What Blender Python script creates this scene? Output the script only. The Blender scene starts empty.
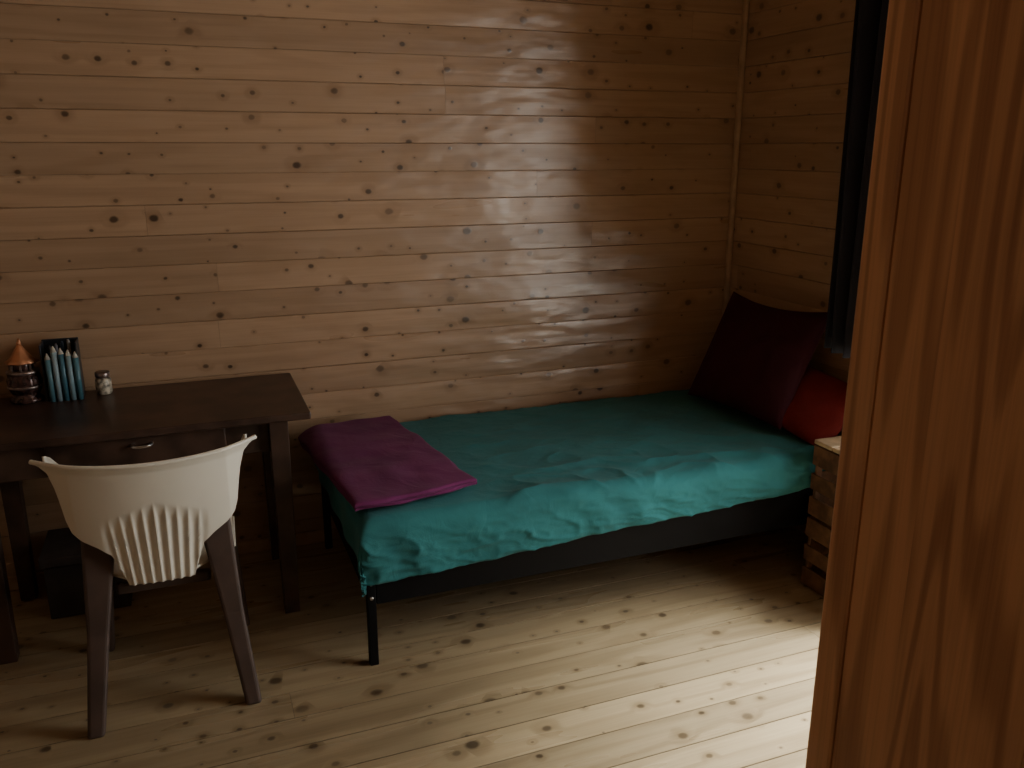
import bpy, bmesh, math, random
from mathutils import Vector, Matrix, noise as mnoise
random.seed(7)
S=bpy.context.scene
COL=S.collection

# ---------------------------------------------------------------- helpers
class G:
    def __init__(s,name):
        s.mat=bpy.data.materials.new(name); s.mat.use_nodes=True
        s.nt=s.mat.node_tree; s.b=s.nt.nodes['Principled BSDF']
    def put(s,sock,v):
        if v is None: return
        if isinstance(v,bpy.types.NodeSocket): s.nt.links.new(v,sock)
        else:
            try: sock.default_value=v
            except Exception: sock.default_value=(*v,1)
    def m(s,op,a,b=None,c=None,clamp=False):
        n=s.nt.nodes.new('ShaderNodeMath'); n.operation=op; n.use_clamp=clamp
        for i,v in enumerate((a,b,c)): s.put(n.inputs[i],v)
        return n.outputs[0]
    def obj(s):
        return s.nt.nodes.new('ShaderNodeTexCoord').outputs['Object']
    def sep(s,v):
        n=s.nt.nodes.new('ShaderNodeSeparateXYZ'); s.put(n.inputs[0],v); return n.outputs
    def comb(s,x,y,z):
        n=s.nt.nodes.new('ShaderNodeCombineXYZ')
        for i,v in enumerate((x,y,z)): s.put(n.inputs[i],v)
        return n.outputs[0]
    def noise(s,vec,scale,detail=3,rough=.5,dist=0):
        n=s.nt.nodes.new('ShaderNodeTexNoise'); s.put(n.inputs['Vector'],vec)
        n.inputs['Scale'].default_value=scale; n.inputs['Detail'].default_value=detail
        n.inputs['Roughness'].default_value=rough; n.inputs['Distortion'].default_value=dist
        return n.outputs['Fac']
    def white(s,vec):
        n=s.nt.nodes.new('ShaderNodeTexWhiteNoise'); s.put(n.inputs['Vector'],vec); return n.outputs['Value']
    def vor(s,vec,scale,rnd=1):
        n=s.nt.nodes.new('ShaderNodeTexVoronoi'); n.voronoi_dimensions='2D'
        n.inputs['Scale'].default_value=scale
        n.inputs['Randomness'].default_value=rnd
        s.put(n.inputs['Vector'],vec); return n.outputs['Distance'],n.outputs['Color']
    def mix(s,f,a,b,mode='MIX'):
        n=s.nt.nodes.new('ShaderNodeMix'); n.data_type='RGBA'; n.blend_type=mode
        s.put(n.inputs[0],f); s.put(n.inputs[6],a if not isinstance(a,tuple) else (*a,1)); s.put(n.inputs[7],b if not isinstance(b,tuple) else (*b,1))
        return n.outputs[2]
    def mr(s,v,a,b,c=0,d=1,smooth=True):
        n=s.nt.nodes.new('ShaderNodeMapRange'); n.interpolation_type='SMOOTHSTEP' if smooth else 'LINEAR'
        s.put(n.inputs[0],v)
        for i,x in enumerate((a,b,c,d)): n.inputs[i+1].default_value=x
        return n.outputs[0]
    def bump(s,h,strength,dist,nrm=None):
        n=s.nt.nodes.new('ShaderNodeBump'); n.inputs['Strength'].default_value=strength
        n.inputs['Distance'].default_value=dist; s.put(n.inputs['Height'],h)
        if nrm is not None: s.put(n.inputs['Normal'],nrm)
        return n.outputs[0]

def pine(name,ua,va,w,v0,light,dark,knot,rough=.35,knot_scale=7.5,knot_keep=.5,L=2.3,ring=40,spec=.5,tone=.22,fig=1.0,kbase=.03,kvar=.085,jd=.6,wave=.35,kop=.85,seam=.3):
    g=G(name); o=g.sep(g.obj()); u=o[ua]; v=o[va]
    idx=g.m('FLOOR',g.m('DIVIDE',g.m('SUBTRACT',v,v0),w))
    r1=g.white(g.comb(idx,3.1,0.7))
    us=g.m('ADD',u,g.m('MULTIPLY',r1,7.0))
    q=g.m('DIVIDE',us,L); seg=g.m('FLOOR',q)
    r2=g.white(g.comb(idx,seg,5.3))
    fr=g.m('SUBTRACT',q,seg)
    joint=g.m('LESS_THAN',fr,0.0022/L)
    up=g.m('ADD',us,g.m('MULTIPLY',r2,11.0))
    z=g.m('MULTIPLY',r2,23.0)
    # knots
    kd,kc=g.vor(g.comb(g.m('MULTIPLY',up,.8),v,0.0),knot_scale)
    kcs=g.sep(kc)
    wob=g.noise(g.comb(up,v,z),45,2)
    k2=g.m('MULTIPLY',kcs[1],kcs[1])
    kr=g.m('MULTIPLY_ADD',g.m('MULTIPLY',k2,kcs[1]),kvar,kbase)
    keep=g.m('GREATER_THAN',kcs[0],1-knot_keep)
    kdw=g.m('MULTIPLY_ADD',g.m('SUBTRACT',wob,.5),.06,kd)
    ratio=g.m('DIVIDE',kdw,kr)
    core=g.m('MULTIPLY',g.mr(ratio,.6,1.3,1,0),keep)
    core=g.m('MULTIPLY',core,g.m('MULTIPLY_ADD',kcs[2],.45,.55))
    halo=g.m('MULTIPLY',g.mr(ratio,.6,4.0,1,0),keep)
    n1=g.noise(g.comb(g.m('MULTIPLY',up,.6),g.m('MULTIPLY',v,7.),z),1.0,2,.4)
    n1=g.m('MULTIPLY_ADD',halo,.10,n1)
    rg=g.m('SINE',g.m('MULTIPLY',n1,ring))
    rg=g.mr(rg,-.4,1.0,0,1)
    fine=g.noise(g.comb(g.m('MULTIPLY',up,3.),g.m('MULTIPLY',v,160.),z),1.0,3,.6)
    broad=g.noise(g.comb(g.m('MULTIPLY',up,1.2),g.m('MULTIPLY',v,9.),z),1.0,2,.6)
    f=g.m('ADD',g.m('MULTIPLY',rg,.22*fig),g.m('MULTIPLY',g.mr(fine,.35,.75),.22))
    f=g.m('ADD',f,g.m('MULTIPLY',g.mr(broad,.35,.8),.26),clamp=True)
    c=g.mix(f,light,dark)
    c=g.mix(g.m('MULTIPLY',halo,.5),c,dark)
    c=g.mix(g.m('MULTIPLY',core,kop),c,knot)
    tn=g.m('MULTIPLY_ADD',r2,-tone,1.0)
    c=g.mix(1.0,c,g.comb(tn,tn,tn),'MULTIPLY')
    if jd: c=g.mix(g.m('MULTIPLY',joint,jd),c,(.05,.03,.018))
    fv=g.m('FRACT',g.m('DIVIDE',g.m('SUBTRACT',v,v0),w))
    ed=g.m('MULTIPLY',g.m('MINIMUM',fv,g.m('SUBTRACT',1.0,fv)),w)
    if seam: c=g.mix(g.mr(ed,.0005,.0030,seam,0),c,tuple(x*.5 for x in knot))
    g.put(g.b.inputs['Base Color'],c)
    rr=g.m('MULTIPLY_ADD',broad,.24,rough-.1)
    g.put(g.b.inputs['Roughness'],rr)
    g.b.inputs['Specular IOR Level'].default_value=spec
    bw=g.bump(g.noise(g.comb(up,g.m('MULTIPLY',v,2.6),z),3.6,2,.45),wave,.03)
    bn=g.bump(g.m('ADD',fine,g.m('MULTIPLY',core,1.5)),.12,.003,bw)
    g.put(g.b.inputs['Normal'],bn)
    return g.mat

def plain(name,col,rough=.5,metal=0,bumpscale=None,bs=.2,bd=.002,var=.15,vs=12,spec=.5,sheen=0):
    g=G(name); o=g.obj()
    n=g.noise(o,vs,3)
    d=tuple(max(0,x*(1-var*1.6)) for x in col)
    g.put(g.b.inputs['Base Color'],g.mix(g.mr(n,.3,.7),tuple(min(1,x*(1+var)) for x in col),d))
    g.b.inputs['Roughness'].default_value=rough; g.b.inputs['Metallic'].default_value=metal
    g.b.inputs['Specular IOR Level'].default_value=spec
    if sheen: g.b.inputs['Sheen Weight'].default_value=sheen
    if bumpscale: g.put(g.b.inputs['Normal'],g.bump(g.noise(o,bumpscale,3,.6),bs,bd))
    return g.mat

def fabric(name,col,wr=True,weave=700,rough=.85,wrs=.5,sheen=.1):
    g=G(name); o=g.obj()
    n=g.noise(o,5,3)
    g.put(g.b.inputs['Base Color'],g.mix(g.mr(n,.3,.7),tuple(x*1.1 for x in col),tuple(x*.85 for x in col)))
    g.b.inputs['Roughness'].default_value=rough; g.b.inputs['Sheen Weight'].default_value=sheen
    g.b.inputs['Specular IOR Level'].default_value=.25
    nb=g.bump(g.noise(o,weave,1),.25,.0015)
    if wr:
        nb=g.bump(g.noise(o,9,4,.6,1.6),wrs,.02,nb)
    g.put(g.b.inputs['Normal'],nb)
    return g.mat

def mesh_obj(name,verts,faces,mat,parent=None,smooth=False):
    me=bpy.data.meshes.new(name); me.from_pydata([tuple(v) for v in verts],[],faces); me.update()
    ob=bpy.data.objects.new(name,me); COL.objects.link(ob)
    if mat: me.materials.append(mat)
    if smooth:
        for p in me.polygons: p.use_smooth=True
    if parent: ob.parent=parent
    return ob
def fixn(ob):
    bm=bmesh.new(); bm.from_mesh(ob.data); bmesh.ops.recalc_face_normals(bm,faces=bm.faces); bm.to_mesh(ob.data); bm.free()
def bevel(ob,w,seg=2):
    m=ob.modifiers.new('bev','BEVEL'); m.width=w; m.segments=seg; m.limit_method='ANGLE'; m.angle_limit=math.radians(35)
    return ob
def box(name,x0,x1,y0,y1,z0,z1,mat,parent=None,bev=.003):
    v=[(x,y,z) for x in (x0,x1) for y in (y0,y1) for z in (z0,z1)]
    f=[(0,1,3,2),(4,6,7,5),(0,4,5,1),(2,3,7,6),(0,2,6,4),(1,5,7,3)]
    ob=mesh_obj(name,v,f,mat,parent); fixn(ob)
    if bev: bevel(ob,bev)
    return ob
def empty(name,loc=(0,0,0)):
    e=bpy.data.objects.new(name,None); COL.objects.link(e); e.empty_display_size=.1; return e
def strut(name,p0,p1,w0,d0,w1,d1,mat,parent=None,bev=.006,mid=None):
    pts=[(Vector(p0),w0,d0)]
    if mid: pts.append((Vector(mid[0]),mid[1],mid[2]))
    pts.append((Vector(p1),w1,d1))
    vs=[];fs=[]
    for p,w,d in pts:
        for sx,sy in ((-1,-1),(1,-1),(1,1),(-1,1)):
            vs.append((p.x+sx*w/2,p.y+sy*d/2,p.z))
    for k in range(len(pts)-1):
        for i in range(4):
            j=(i+1)%4; fs.append((k*4+i,k*4+j,k*4+4+j,k*4+4+i))
    fs.append((3,2,1,0)); n=len(pts)*4; fs.append((n-4,n-3,n-2,n-1))
    ob=mesh_obj(name,vs,fs,mat,parent); fixn(ob); bevel(ob,bev,3); return ob
def lathe(name,prof,c,mat,parent=None,seg=40,ribs=0,ra=0):
    vs=[];fs=[];n=len(prof)
    for i in range(seg):
        a=2*math.pi*i/seg
        for r,z in prof:
            rr=r*(1+ra*math.cos(ribs*a)) if ribs else r
            vs.append((c[0]+rr*math.cos(a),c[1]+rr*math.sin(a),c[2]+z))
    for i in range(seg):
        j=(i+1)%seg
        for k in range(n-1):
            fs.append((i*n+k,j*n+k,j*n+k+1,i*n+k+1))
    fs.append(tuple(i*n for i in range(seg))); fs.append(tuple(i*n+n-1 for i in range(seg)))
    ob=mesh_obj(name,vs,fs,mat,parent,True); fixn(ob)
    return ob
def grid(name,nu,nv,fn,mat,parent=None,thick=0,off=-1):
    vs=[fn(i/nu,j/nv) for i in range(nu+1) for j in range(nv+1)]
    fs=[(i*(nv+1)+j,(i+1)*(nv+1)+j,(i+1)*(nv+1)+j+1,i*(nv+1)+j+1) for i in range(nu) for j in range(nv)]
    ob=mesh_obj(name,vs,fs,mat,parent,True)
    if thick:
        m=ob.modifiers.new('sol','SOLIDIFY'); m.thickness=thick; m.offset=off
    return ob
def tube(name,pts,r,mat,parent=None,cyc=False):
    cu=bpy.data.curves.new(name,'CURVE'); cu.dimensions='3D'; cu.bevel_depth=r; cu.bevel_resolution=4; cu.use_fill_caps=True
    sp=cu.splines.new('NURBS'); sp.points.add(len(pts)-1); sp.order_u=3; sp.use_endpoint_u=True; sp.use_cyclic_u=cyc
    for p,q in zip(sp.points,pts): p.co=(*q,1)
    ob=bpy.data.objects.new(name,cu); COL.objects.link(ob); cu.materials.append(mat)
    if parent: ob.parent=parent
    return ob

# ---------------------------------------------------------------- room dims
XL,XR=-1.25,2.38
YF,YB=-0.12,3.36
ZC=2.55
REV=.26
WY0,WY1,WZ0,WZ1=0.75,1.93,0.50,2.15
BW=.108

wall_pal=dict(light=(.46,.305,.190),dark=(.28,.165,.090),knot=(.035,.018,.010))
wk=dict(rough=.30,knot_scale=11,knot_keep=.72,L=4.3,kbase=.038,kvar=.12,jd=.3,spec=1.0,tone=.2,wave=.5,seam=.2,kop=.9)
M_wall_x=pine('pine_wall_boards_x',0,2,BW,0,**wk,**wall_pal)
M_wall_y=pine('pine_wall_boards_y',1,2,BW,0,**wk,**wall_pal)
FWD=.128
M_floor=pine('pine_floor_boards',0,1,FWD,-1.5,light=(.44,.34,.205),dark=(.23,.16,.085),knot=(.04,.022,.012),rough=.28,knot_scale=12,knot_keep=.58,L=5.1,kbase=.042,kvar=.16,jd=.5,fig=1.4,spec=.85,seam=.7,wave=.3)
M_ceil=pine('pine_ceiling',0,1,.12,0,rough=.5,**wall_pal)
M_door=pine('pine_door_varnished',2,1,.24,-.02,light=(.78,.43,.235),dark=(.32,.14,.065),knot=(.12,.04,.018),rough=.42,knot_scale=3,knot_keep=.12,L=9,ring=75,tone=.05,fig=2.3,jd=0,seam=0)
M_trim=plain('pine_trim',(.42,.29,.18),.5,var=.12)
M_winframe=plain('window_frame_white',(.7,.68,.62),.4,var=.05)
M_reveal=plain('window_reveal_wood',(.30,.19,.11),.5,var=.1)
M_sunblock=plain('hall_sunblock',(.35,.28,.22),.8,var=.05)  # for the added hall enclosure behind the camera

def board_wall(name,mapf,u0,u1,v0,v1,w,vstart,mat,hole=None,thick=.05,bv=.0035,gd=.004,tilt=.0014):
    vs=[];fs=[]
    k=math.floor((v0-vstart)/w)
    def strip(ua,ub,va,vb,tl,fulla,fullb):
        prof=[(va,-thick),(va,-gd if fulla else 0),(va+bv,tl),((va+vb)/2,.0008),(vb-bv,-tl),(vb,-gd if fullb else 0),(vb,-thick)]
        n=max(1,int((ub-ua)/.25)); b=len(vs); P=len(prof)
        for i in range(n+1):
            u=ua+(ub-ua)*i/n
            for (v,d) in prof: vs.append(mapf(u,v,d))
        for i in range(n):
            for j in range(P-1):
                fs.append((b+i*P+j,b+(i+1)*P+j,b+(i+1)*P+j+1,b+i*P+j+1))
            fs.append((b+i*P+P-1,b+(i+1)*P+P-1,b+(i+1)*P,b+i*P))
        fs.append(tuple(b+j for j in range(P))); fs.append(tuple(b+n*P+j for j in reversed(range(P))))
    while vstart+k*w<v1-1e-5:
        va=max(v0,vstart+k*w); vb=min(v1,vstart+(k+1)*w); k+=1
        if vb-va<.012: continue
        tl=random.uniform(-tilt,tilt)
        if hole and vb>hole[2] and va<hole[3]:
            if va<hole[2]: strip(hole[0],hole[1],va,hole[2],0,True,False)
            if vb>hole[3]: strip(hole[0],hole[1],hole[3],vb,0,False,True)
            strip(u0,hole[0],va,vb,tl,True,True); strip(hole[1],u1,va,vb,tl,True,True)
        else: strip(u0,u1,va,vb,tl,True,True)
    ob=mesh_obj(name,vs,fs,mat); fixn(ob); return ob

wb=dict(gd=.0025,bv=.0025,tilt=.0020)
board_wall('wall_back',lambda u,v,d:(u,YB-d,v),XL,XR,0,ZC,BW,0,M_wall_x,**wb)
board_wall('wall_right',lambda u,v,d:(XR-d,u,v),YF,YB,0,ZC,BW,0,M_wall_y,hole=(WY0,WY1,WZ0,WZ1),thick=.08,**wb)
board_wall('wall_left',lambda u,v,d:(XL+d,u,v),YF,YB,0,ZC,BW,0,M_wall_y,**wb)
board_wall('wall_front',lambda u,v,d:(u,YF+d,v),XL,XR,0,ZC,BW,0,M_wall_x,hole=(-.32,.66,-.01,2.1),**wb)
board_wall('floor',lambda u,v,d:(u,v,d),XL-.05,XR+.05,-1.5,YB+.05,FWD,-1.5,M_floor,gd=.006,bv=.002,tilt=.0006)
box('ceiling',XL-.05,XR+.12,-1.5,YB+.05,ZC,ZC+.05,M_ceil,bev=0)
box('hall_sunblock_back',XL,XR,-1.5,-1.45,0,ZC,M_sunblock,bev=0)  # unseen hall walls, added to keep sun out of the doorway
box('hall_sunblock_left',XL-.05,XL,-1.45,YF-.06,0,ZC,M_sunblock,bev=0)
box('hall_sunblock_right',XR,XR+.05,-1.45,YF-.06,0,ZC,M_sunblock,bev=0)
box('trim_1',XR-.024,XR-.001,YB-.024,YB-.001,0,ZC,M_trim,bev=.006)
box('baseboard_back',XL,XR-.03,YB-.016,YB-.001,0,.055,M_trim,bev=.004)

# window (right wall) set in a deep reveal
W=empty('window_1')
r0,r1=XR+.081,XR+REV+.05
box('reveal_bottom',r0,r1,WY0-.03,WY1+.03,WZ0-.03,WZ0,M_reveal,W,0); box('reveal_top',r0,r1,WY0-.03,WY1+.03,WZ1,WZ1+.03,M_reveal,W,0)
box('reveal_near',r0,r1,WY0-.03,WY0,WZ0,WZ1,M_reveal,W,0); box('reveal_far',r0,r1,WY1,WY1+.03,WZ0,WZ1,M_reveal,W,0)
fx0,fx1=XR+REV-.05,XR+REV
def wf(n,a,b,c,d): box(n,fx0,fx1,a,b,c,d,M_winframe,W,.004)
wf('frame_bottom',WY0,WY1,WZ0,WZ0+.05); wf('frame_top',WY0,WY1,WZ1-.05,WZ1)
wf('frame_near',WY0,WY0+.05,WZ0+.05,WZ1-.05); wf('frame_far',WY1-.05,WY1,WZ0+.05,WZ1-.05)
ym=(WY0+WY1)/2
wf('mullion',ym-.02,ym+.02,WZ0+.05,WZ1-.05)
box('sill',XR-.03,XR+.20,WY0+.002,WY1-.002,WZ0+.001,WZ0+.02,M_winframe,W,.004)

# curtain (gathered at the far side of the window, with a hidden return added to block light leaks)
M_curt=fabric('curtain_dark_cloth',(.014,.015,.024),wr=False,weave=500)
def curt(u,v):
    z=2.34-v*1.45
    gather=1-.12*v
    uu=min(1,u/.82)
    y=2.44-(1-uu)*.50*gather
    x=2.165+.045*math.sin(uu*math.pi*11+.6*v)+.012*math.sin(uu*49+3*v)+.015*v
    if u>.82:
        t=(u-.82)/.18
        x=x+(2.368-x)*t; y+=.012*math.sin(t*math.pi*2)
    return (x,y,z)
CU=empty('curtain')
grid('cloth',140,30,curt,M_curt,CU,thick=.004)
M_black=plain('black_metal',(.004,.004,.005),.6,var=.1,spec=.15)
tube('rod',[(2.17,.6,2.36),(2.17,1.6,2.36),(2.17,2.5,2.36)],.010,M_black,CU)
tube('bracket_1',[(2.17,2.47,2.36),(2.30,2.47,2.36),(2.375,2.47,2.36)],.007,M_black,CU)
tube('bracket_2',[(2.17,.65,2.36),(2.30,.65,2.36),(2.375,.65,2.36)],.007,M_black,CU)

# ---------------------------------------------------------------- door leaf (open into the room) 
D=empty('door_1')
hx,hy=.672,-.045; ex,ey=.740,.79
dv=Vector((ex-hx,ey-hy,0)); DL=dv.length; ang=math.atan2(dv.y,dv.x)-math.pi/2
def dpart(n,t0,t1,y0,y1,z0,z1,b=.004):
    ob=box(n,t0,t1,y0,y1,z0,z1,M_door,D,b); return ob
dpart('core',.006,.040,0,DL,.012,2.05,.002)
dpart('stile_free',0,.046,DL-.052,DL,.012,2.05,.006)
pw=(DL-.052)/3
for i in range(3):
    dpart('plank_%d'%(i+1),.0025,.044,i*pw,(i+1)*pw-.0003,.012,2.05,.0008)
D.rotation_euler=(0,0,ang); D.location=(hx,hy,0)
F=empty('door_frame')
box('jamb_right',.66,.70,YF-.06,YF+.03,0,2.1,M_door,F); box('jamb_left',-.36,-.32,YF-.06,YF+.03,0,2.1,M_door,F)
box('head',-.36,.70,YF-.06,YF+.03,2.1,2.14,M_door,F)

# ---------------------------------------------------------------- bed
BX0,BX1,BY0,BY1=.43,2.35,2.385,3.30
ZT=.505
B=empty('bed')
M_sheet=fabric('mattress_ticking',(.25,.25,.24))
M_teal=fabric('duvet_teal_cotton',(.028,.160,.170),wrs=.2,sheen=.05)
for n,x,y in (('leg_foot_front',BX0+.015,BY0+.015),('leg_foot_back',BX0+.015,BY1-.015),('leg_head_front',BX1-.02,BY0+.015),('leg_head_back',BX1-.02,BY1-.015)):
    box(n,x-.014,x+.014,y-.014,y+.014,0,.42,M_black,B,.003)
box('rail_front',BX0+.03,BX1-.03,BY0+.002,BY0+.022,.215,.41,M_black,B)
box('rail_back',BX0+.03,BX1-.03,BY1-.022,BY1-.002,.235,.40,M_black,B)
box('rail_foot',BX0+.002,BX0+.022,BY0+.03,BY1-.03,.235,.40,M_black,B)
box('rail_head',BX1-.022,BX1-.002,BY0+.03,BY1-.03,.235,.40,M_black,B)
box('slat_base',BX0+.02,BX1-.02,BY0+.02,BY1-.02,.30,.33,M_black,B)
M_steel=plain('bolt_steel',(.6,.6,.6),.3,1)
for z in (.290,.240):
    ob=lathe('bolt_%d'%int(z*1000),[(.0045,0),(.006,.001),(.006,.003),(.003,.004)],(0,0,0),M_steel,B,16)
    ob.rotation_euler=(math.pi/2,0,0); ob.location=(BX0+.015,BY0+.0015,z)
box('mattress',BX0+.03,BX1-.02,BY0+.03,BY1-.02,.33,ZT-.02,M_sheet,B,.03)
def arc(d,R=.05):
    if d<=0: return 0,0
    if d<R*math.pi/2:
        a=d/R; return R*math.sin(a),R*(1-math.cos(a))
    return R,R+d-R*math.pi/2
X0=BX0+.035; Y0=BY0+.03; DXR=2.30; 
def fn3(x,y,z,s): return mnoise.noise(Vector((x*s,y*s,z*s)))
def ridge(x,y,s,sd):
    n=mnoise.noise(Vector((x*s,y*s*1.0,sd))); return (1-min(1,abs(n)*3.2))**2
def duv(u,v):
    s=-.17+u*(DXR-X0+.17); t=-.228+v*(BY1-.005-Y0+.228)
    tt=t
    if t<0:
        k=max(0,min(1,s/1.8)); hang=1-.36*k+.015*math.sin(s*6)+.006*math.sin(s*21+1)
        tt=t*hang
    ox,dx=arc(-s); oy,dy=arc(-tt)
    x=X0+max(s,0)-ox; y=Y0+max(t,0)-oy
    dn=math.sqrt(dx*dx+dy*dy)*.88+.12*max(dx,dy)
    z=ZT-dn
    hangf=min(1,dn/.10)
    w=.007*fn3(x,y,0,2.6)+.003*fn3(x,y,4,7)
    near=math.exp(-max(t,0)/.24)
    w+=(.003+.008*near)*ridge(x*.7+y*.5,y*1.1-x*.3,3.0,2.)+(.002+.006*near)*ridge(x+y*.8,y-x*.2,7.,9.)+.0015*ridge(x-y*.7,y*1.3,14,5)
    edge=math.exp(-((max(t,0))/.10)**2)*.005*math.sin(s*19+3*math.sin(s*4))
    under=.12+.88*max(0,min(1,(s-.38)/.12)); w*=under; edge*=under
    if t>=0 and s>=0: z+=w+edge
    else:
        z+=(w+edge)*(1-hangf)
        fo=.004*math.sin(s*26+2.5*math.sin(s*7)+z*22)+.007*ridge(s*1.2+z*3,z*3.-s*.4,5,3.)+.004*ridge(s*2+z*3,z*6.,7,8.)
        fo2=.005*math.sin(t*24+z*10)+.006
        wy=max(0,min(1,(dy-dx)/.08+.5)); 
        if s>0: wy=1
        if t>0: wy=0
        y-=wy*hangf*(fo+.010); x-=(1-wy)*hangf*fo2
    return (x,y,z)
grid('duvet',300,170,duv,M_teal,B,thick=.008,off=-1)

# folded blanket
M_wool=fabric('purple_wool',(.135,.020,.092),weave=350,rough=.95,wrs=.2,sheen=.05)
BL=empty('folded_blanket')
cs=[(.355,3.235),(.715,3.25),(.840,2.475),(.415,2.42)]
TH=.0078
def layer(k):
    z0=ZT+.0240+k*.0158
    rnd=random.Random(k+3)
    ins=[rnd.uniform(-.010,.010) for _ in range(4)]
    vs=[];fs=[]
    NU,NV=44,70
    def top(u,v,zz):
        a=Vector(cs[0]).lerp(Vector(cs[1]),u); b=Vector(cs[3]).lerp(Vector(cs[2]),u); p=a.lerp(b,v)
        p.x+=ins[0]*(1-u)+ins[1]*u; p.y+=ins[2]*(1-v)+ins[3]*v
        p.x+=.016*math.sin(v*math.pi*1.4+.5*k)*(u-.3)+.004*math.sin(v*19+k)*(1 if u>.5 else -.6)*abs(u-.5)*2
        p.y-=.012*math.sin(u*math.pi*1.1)*v-.004*math.sin(u*15+k*2)*v
        e=min(u,1-u)*.40; f=min(v,1-v)*.8; m=min(e,f)
        h=TH*math.sqrt(max(0,1-(1-min(m,TH)/TH)**2))
        wv=.006*(fn3(p.x,p.y,0,5)+.5)+.004*(fn3(p.x,p.y,2,13)+.3)
        dr=max(0,.435-p.x); wv-=dr*dr*5.0
        df=max(0,2.43-p.y); wv-=df*.3
        return p.x,p.y,z0+wv+(h if zz else -h)
    def par(i,n,L):
        e=TH/L
        if i<=4: return e*(1-math.cos(i/4*math.pi/2))
        if i>=n-4: return 1-e*(1-math.cos((n-i)/4*math.pi/2))
        return e+(1-2*e)*(i-4)/(n-8)
    for zz in (1,0):
        for i in range(NU+1):
            for j in range(NV+1): vs.append(top(par(i,NU,.40),par(j,NV,.8),zz))
    o=(NU+1)*(NV+1)
    for b in (0,o):
        for i in range(NU):
            for j in range(NV):
                fs.append((b+i*(NV+1)+j,b+(i+1)*(NV+1)+j,b+(i+1)*(NV+1)+j+1,b+i*(NV+1)+j+1))
    ob=mesh_obj('fold_%d'%(k+1),vs,fs,M_wool,BL,True)
    bm=bmesh.new(); bm.from_mesh(ob.data); bmesh.ops.remove_doubles(bm,verts=bm.verts,dist=.0003); bmesh.ops.recalc_face_normals(bm,faces=bm.faces); bm.to_mesh(ob.data); bm.free()
for k in range(2): layer(k)

# pillows
def pillow(name,c,ax,ay,w,h,T,mat,seed=0,sag=0):
    ax=Vector(ax).normalized(); ay=Vector(ay); ay=(ay-ax*ay.dot(ax)).normalized(); az=ax.cross(ay)
    c=Vector(c); vs=[];fs=[];n=44
    for side in (1,-1):
        for i in range(n+1):
            for j in range(n+1):
                u=-math.cos(math.pi*i/n); v=-math.cos(math.pi*j/n)
                th=T*((1-u*u)**.42)*((1-v*v)**.42)
                pu=u*(1-.06*(1-v*v)); pv=v*(1-.06*(1-u*u))
                th+=T*.10*fn3(u,v,seed,2.2)*(1-u*u)*(1-v*v)
                th+=T*.12*ridge(u+.4*v,v,1.8,seed+3)*(1-u*u)*(1-v*v)
                p=c+ax*(pu*w/2)+ay*(pv*h/2-sag*(1-u*u)*(v>0)*v)+az*th*side
                vs.append(p)
    o=(n+1)**2
    for b in (0,o):
        for i in range(n):
            for j in range(n): fs.append((b+i*(n+1)+j,b+(i+1)*(n+1)+j,b+(i+1)*(n+1)+j+1,b+i*(n+1)+j+1))
    ob=mesh_obj(name,vs,fs,mat,None,True)
    bm=bmesh.new(); bm.from_mesh(ob.data); bmesh.ops.remove_doubles(bm,verts=bm.verts,dist=.0004); bmesh.ops.recalc_face_normals(bm,faces=bm.faces); bm.to_mesh(ob.data); bm.free()
    return ob
M_maroon=fabric('maroon_cotton',(.045,.007,.014),wrs=.3,sheen=0)
M_red=fabric('red_cotton',(.16,.014,.013),wrs=.4,sheen=0)
pillow('pillow',(2.180,2.850,.766),(0.12,-1,.0),(.23,.0,.45),.56,.50,.072,M_maroon,1,.02)
pillow('pillow.001',(2.225,2.56,.640),(.10,-1,-.12),(.22,.10,.22),.42,.30,.050,M_red,5)

# ---------------------------------------------------------------- crate nightstand
M_crate=plain('crate_wood',(.15,.075,.036),.6,var=.3,vs=20,bumpscale=60)
M_crate_lit=plain('crate_wood_lit_top',(.50,.38,.24),.5,var=.15,vs=20)  # same crate, paler: highlight on the top edge put into the colour
C=empty('crate_nightstand')
cx0,cx1,cy0,cy1=2.075,2.345,1.96,2.335
def crate(z0,h,k):
    for n,x,y in (('a',cx0,cy0),('b',cx0,cy1-.03),('c',cx1-.03,cy0),('d',cx1-.03,cy1-.03)):
        box('post_%d%s'%(k,n),x+.008,x+.03,y+.008,y+.022,z0,z0+h,M_crate,C,.002)
    for i,(a,b) in enumerate(((.005,.075),(.105,.165),(.20,h-.005))):
        box('slat_side_%d_%d'%(k,i),cx0,cx0+.008,cy0,cy1,z0+a,z0+b,M_crate,C,.002)
        box('slat_far_%d_%d'%(k,i),cx1-.008,cx1,cy0,cy1,z0+a,z0+b,M_crate,C,.002)
        box('slat_back_%d_%d'%(k,i),cx0+.009,cx1-.009,cy1-.008,cy1,z0+a,z0+b,M_crate,C,.002)
    box('bottom_%d'%k,cx0+.009,cx1-.009,cy0+.009,cy1-.009,z0+.006,z0+.014,M_crate,C,.002)
crate(0.002,.28,1); crate(.285,.28,2)
for i in range(4):
    box('top_slat_%d'%i,cx0-.004,cx1,cy0+i*.095-.004,cy0+i*.095+.086,.567,.582,M_crate_lit,C,.002)

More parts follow.
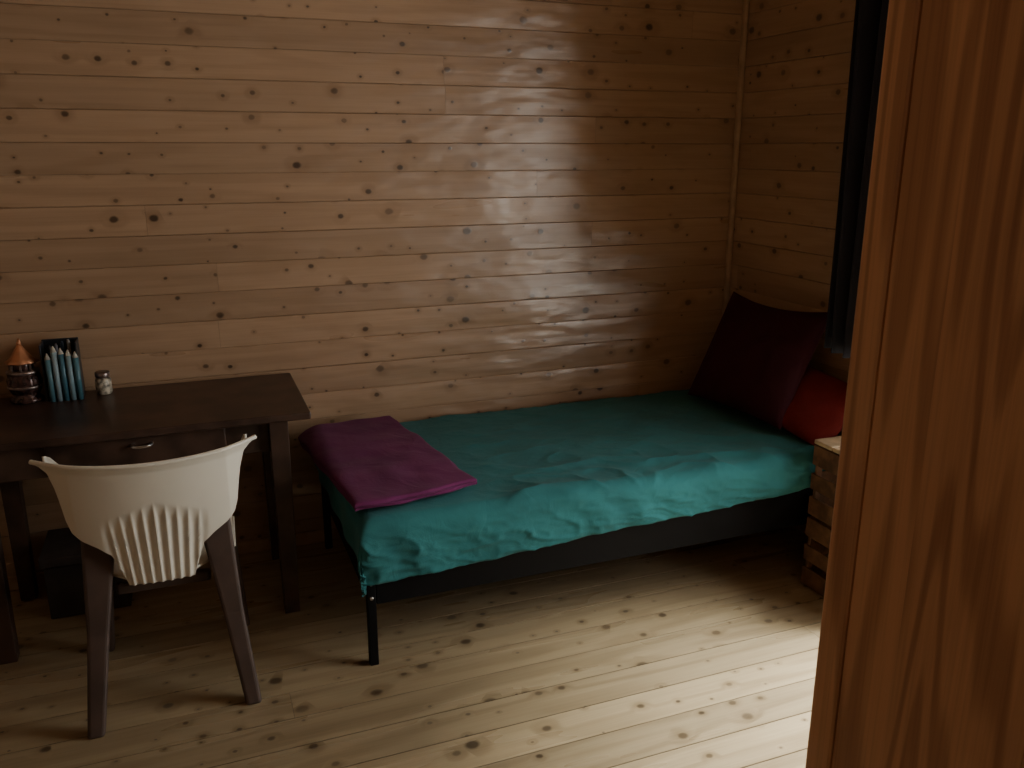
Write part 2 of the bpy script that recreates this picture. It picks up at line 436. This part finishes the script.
# ---------------------------------------------------------------- desk
M_desk=plain('dark_stained_wood',(.055,.031,.022),.38,var=.35,vs=9,bumpscale=40,bs=.1)
K=empty('desk')
dx0,dx1,dy0,dy1=-.74,.345,2.775,3.335
box('top',dx0,dx1,dy0,dy1,.725,.75,M_desk,K,.005)
for n,x,y in (('leg_front_right',dx1-.105,dy0+.06),('leg_back_right',dx1-.105,dy1-.06),('leg_front_left',dx0+.085,dy0+.07),('leg_back_left',dx0+.085,dy1-.06)):
    strut(n,(x,y,0),(x,y,.725),.052,.052,.062,.062,M_desk,K,.003,mid=((x,y,.60),.062,.062))
box('apron_front',dx0+.115,dx1-.135,dy0+.055,dy0+.075,.61,.725,M_desk,K)
box('apron_back',dx0+.115,dx1-.135,dy1-.075,dy1-.055,.61,.725,M_desk,K)
box('apron_right',dx1-.115,dx1-.095,dy0+.10,dy1-.09,.61,.725,M_desk,K)
box('apron_left',dx0+.075,dx0+.095,dy0+.10,dy1-.09,.61,.725,M_desk,K)
box('drawer_front',-.46,.07,dy0+.042,dy0+.056,.622,.716,M_desk,K,.004)
hx0=-.185
tube('handle',[(hx0-.03,dy0+.043,.69),(hx0-.03,dy0+.02,.69),(hx0,dy0+.012,.689),(hx0+.03,dy0+.02,.69),(hx0+.03,dy0+.043,.69)],.005,M_steel,K)

M_card=plain('grey_cardboard',(.035,.028,.024),.8,var=.2)
SB=empty('storage_box')
box('body',-.56,-.30,3.06,3.30,.003,.20,M_card,SB,.004); box('lid',-.57,-.29,3.05,3.31,.201,.24,M_card,SB,.006)
PO=empty('power_outlet')
M_white=plain('white_plastic_small',(.6,.62,.62),.4,var=.03)
box('plate',-.46,-.37,3.345,3.358,.42,.50,M_white,PO,.004); so=lathe('socket',[(.018,0),(.022,.001),(.022,.003),(.02,.004)],(0,0,0),M_white,PO,24)
so.rotation_euler=(math.pi/2,0,0); so.location=(-.415,3.346,.46)

# ---------------------------------------------------------------- chair
M_chair=plain('ivory_plastic',(.72,.69,.60),.38,var=.02,vs=5,bumpscale=300,bs=.05)
M_cleg=plain('brown_plastic',(.070,.045,.036),.5,var=.12,bumpscale=200,bs=.1)
H=empty('garden_chair')
CX=-.147
prof=[(.405,.088),(.44,.098),(.48,.108),(.51,.122),(.535,.150),(.56,.190),(.585,.212),(.62,.222),(.68,.230),(.72,.237),(.765,.250),(.785,.268),(.795,.286)]
def hw(z):
    for (a,b),(c,d) in zip(prof,prof[1:]):
        if z<=c:
            t=(z-a)/(c-a); return b+(d-b)*t
    return prof[-1][1]
def yb(x,z):
    t=(z-.405)/.39
    return 2.405-.055*t+ (.95*x*x) + .25*max(0,abs(x)-.2)*1.0
def shell(u,v):
    z=.405+.39*v; x=(u*2-1)*hw(z)
    y=yb(x,z)
    fan=1+.35*v
    ph=x/fan/.0245
    lim=max(0,1-(abs(x)/fan/.120)**6)
    top=max(0,min(1,(.665-.35*abs(x)-z)/.05))
    y+=.0085*top*lim*(abs(math.sin(ph*math.pi/1.0))**.7)
    if v>.8: z-=(v-.8)/.2*.012*(1-(u*2-1)**2)
    y-= .010*max(0,(v-.93)/.07)
    return (CX+x,y,z)
ob=grid('backrest',260,70,shell,M_chair,H,thick=.006,off=0)
rim=[]
for i in range(25):
    q=i/24*2-1; x=q*.288; z=.796-.012*(1-q*q); rim.append((CX+x,yb(x,.795)-.010,z))
tube('rim',rim,.0065,M_chair,H)
def seatf(u,v):
    x=(u*2-1)*(.205+.015*v-.11*max(0,1-v/.3)); y=2.425+v*.37
    z=.425-.018*math.exp(-((u-.5)/.3)**2)-.02*max(0,(v-.85)/.15)
    return (CX+x,y,z)
grid('seat',40,30,seatf,M_chair,H,thick=.008,off=0)
for s in (-1,1):
    P=[(.262,2.478,.778),(.262,2.54,.755),(.25,2.62,.70),(.225,2.66,.58),(.195,2.66,.425)]
    def arm(u,v,s=s):
        f=u*4; i=min(3,int(f)); t=f-i; a=Vector(P[i]).lerp(Vector(P[i+1]),t)
        return (CX+s*a.x,a.y+(v-.5)*.05*u,a.z+(v-.5)*.035*(1-u))
    n='l' if s<0 else 'r'
    grid('arm_'+n,32,6,arm,M_chair,H,thick=.008,off=0)
    strut('rear_leg_'+n,(CX+s*.214,2.335,0),(CX+s*.152,2.47,.575),.046,.042,.092,.05,M_cleg,H,.01,mid=((CX+s*.182,2.41,.28),.058,.046))
    strut('front_leg_'+n,(CX+s*.215,2.79,0),(CX+s*.185,2.74,.41),.045,.042,.06,.05,M_cleg,H,.01)
    box('side_rail_'+n,CX+s*.165-.018,CX+s*.165+.018,2.47,2.74,.365,.395,M_cleg,H,.008)
box('rear_rail',CX-.13,CX+.13,2.46,2.485,.355,.39,M_cleg,H,.008)

# ---------------------------------------------------------------- desk-top objects
M_copper=plain('copper_lid',(.55,.25,.13),.35,.6,var=.2)
M_brglass=plain('brown_enamel',(.07,.035,.03),.25,.3,var=.5,vs=60)
M_silver=plain('pewter',(.30,.24,.22),.35,.8,var=.3,vs=50)
Lc=(-.560,3.265,.7505)
LN=empty('ornate_tea_light_lantern')
lathe('base',[(.050,0),(.054,.004),(.050,.014),(.040,.02),(.044,.03)],Lc,M_brglass,LN)
lathe('body',[(.044,.03),(.052,.05),(.054,.075),(.048,.095),(.042,.102)],Lc,M_brglass,LN,48,12,.03)
lathe('ring_lower',[(.046,.048),(.056,.052),(.056,.058),(.046,.062)],Lc,M_silver,LN)
lathe('ring_upper',[(.042,.098),(.052,.102),(.052,.110),(.042,.114)],Lc,M_silver,LN)
for i in range(8):
    a=i*math.pi/4; 
    box('pillar_%d'%i,Lc[0]+.040*math.cos(a)-.003,Lc[0]+.040*math.cos(a)+.003,Lc[1]+.040*math.sin(a)-.003,Lc[1]+.040*math.sin(a)+.003,Lc[2]+.11,Lc[2]+.14,M_silver,LN,.001)
lathe('glass_core',[(.030,.108),(.033,.12),(.033,.135),(.03,.142)],Lc,M_brglass,LN)
lathe('roof',[(.05,.138),(.052,.142),(.034,.155),(.024,.172),(.012,.190),(.007,.20)],Lc,M_copper,LN,48,8,.03)
lathe('finial',[(.004,.198),(.008,.204),(.006,.211),(.002,.222)],Lc,M_copper,LN,20)

PT=empty('pencil_tin')
M_tin=plain('dark_tin',(.03,.035,.045),.35,.3,var=.1)
px,py,pz=-.438,3.265,.7505
TW=.058
box('base',px-TW,px+TW,py-.040,py+.040,pz,pz+.008,M_tin,PT,.002)
box('back',px-TW,px+TW,py+.034,py+.040,pz+.008,pz+.205,M_tin,PT,.002)
box('side_l',px-TW,px-TW+.006,py-.040,py+.033,pz+.008,pz+.20,M_tin,PT,.002)
box('side_r',px+TW-.006,px+TW,py-.040,py+.033,pz+.008,pz+.20,M_tin,PT,.002)
box('front',px-TW+.007,px+TW-.007,py-.034,py-.028,pz+.008,pz+.15,M_tin,PT,.002)
pcol=[(.08,.18,.22),(.26,.36,.41),(.05,.14,.19),(.22,.33,.38),(.06,.16,.20)]
M_pw=plain('pencil_wood',(.50,.47,.40),.5)
for i in range(5):
    m=plain('pencil_paint_%d'%i,pcol[i],.35,var=.05)
    c=(px-.036+i*.0215,py-.0455,pz); hh=.15+.008*((i*3)%4)
    lathe('pencil_%d'%i,[(.0102,.0),(.0102,hh)],c,m,PT,6); lathe('pencil_tip_%d'%i,[(.0102,hh+.0005),(.0015,hh+.022)],c,M_pw,PT,12)
for i in range(4):
    c=(px-.03+i*.02,py+.0,pz+.009); m=plain('pen_%d'%i,[(.02,.02,.02),(.1,.1,.12),(.02,.05,.1),(.3,.3,.3)][i],.4)
    lathe('pen_%d'%i,[(.006,0),(.006,.17+.006*i),(.003,.18+.006*i)],c,m,PT,12)

SJ=empty('spice_jar')
M_jar=plain('jar_label',(.42,.38,.30),.4,var=.5,vs=70)
jc=(-.315,3.27,.7505)
lathe('body',[(.024,0),(.027,.004),(.027,.052),(.021,.06)],jc,M_jar,SJ); lathe('lid',[(.023,.0605),(.025,.064),(.025,.078),(.022,.081)],jc,M_silver,SJ)

# ---------------------------------------------------------------- light
def area(name,loc,rot,sx,sy,e,col):
    l=bpy.data.lights.new(name,'AREA'); l.shape='RECTANGLE'; l.size=sx; l.size_y=sy; l.energy=e; l.color=col
    o=bpy.data.objects.new(name,l); COL.objects.link(o); o.location=loc; o.rotation_euler=rot; return o
area('window_daylight',(XR+REV+.02,(WY0+WY1)/2,(WZ0+WZ1)/2),(0,math.radians(90),0),WZ1-WZ0-.02,WY1-WY0-.02,64,(1.0,1.0,.95))
sl=bpy.data.lights.new('hazy_sky_sun','SUN'); sl.energy=25.0; sl.angle=math.radians(30); sl.color=(.96,1.0,.96)
so2=bpy.data.objects.new('hazy_sky_sun',sl); COL.objects.link(so2)
so2.rotation_euler=Vector((-.60,.12,-1.0)).to_track_quat('-Z','Y').to_euler()
w=bpy.data.worlds.new('World'); S.world=w; w.use_nodes=True
w.node_tree.nodes['Background'].inputs[0].default_value=(.95,.95,1,1); w.node_tree.nodes['Background'].inputs[1].default_value=.2

cam=bpy.data.cameras.new('Camera'); co=bpy.data.objects.new('Camera',cam); COL.objects.link(co)
co.location=(0,0,1.6); co.rotation_euler=(math.radians(74.5),0,math.radians(-21)); cam.lens=29.88; cam.sensor_width=36; cam.clip_start=.02
S.camera=co
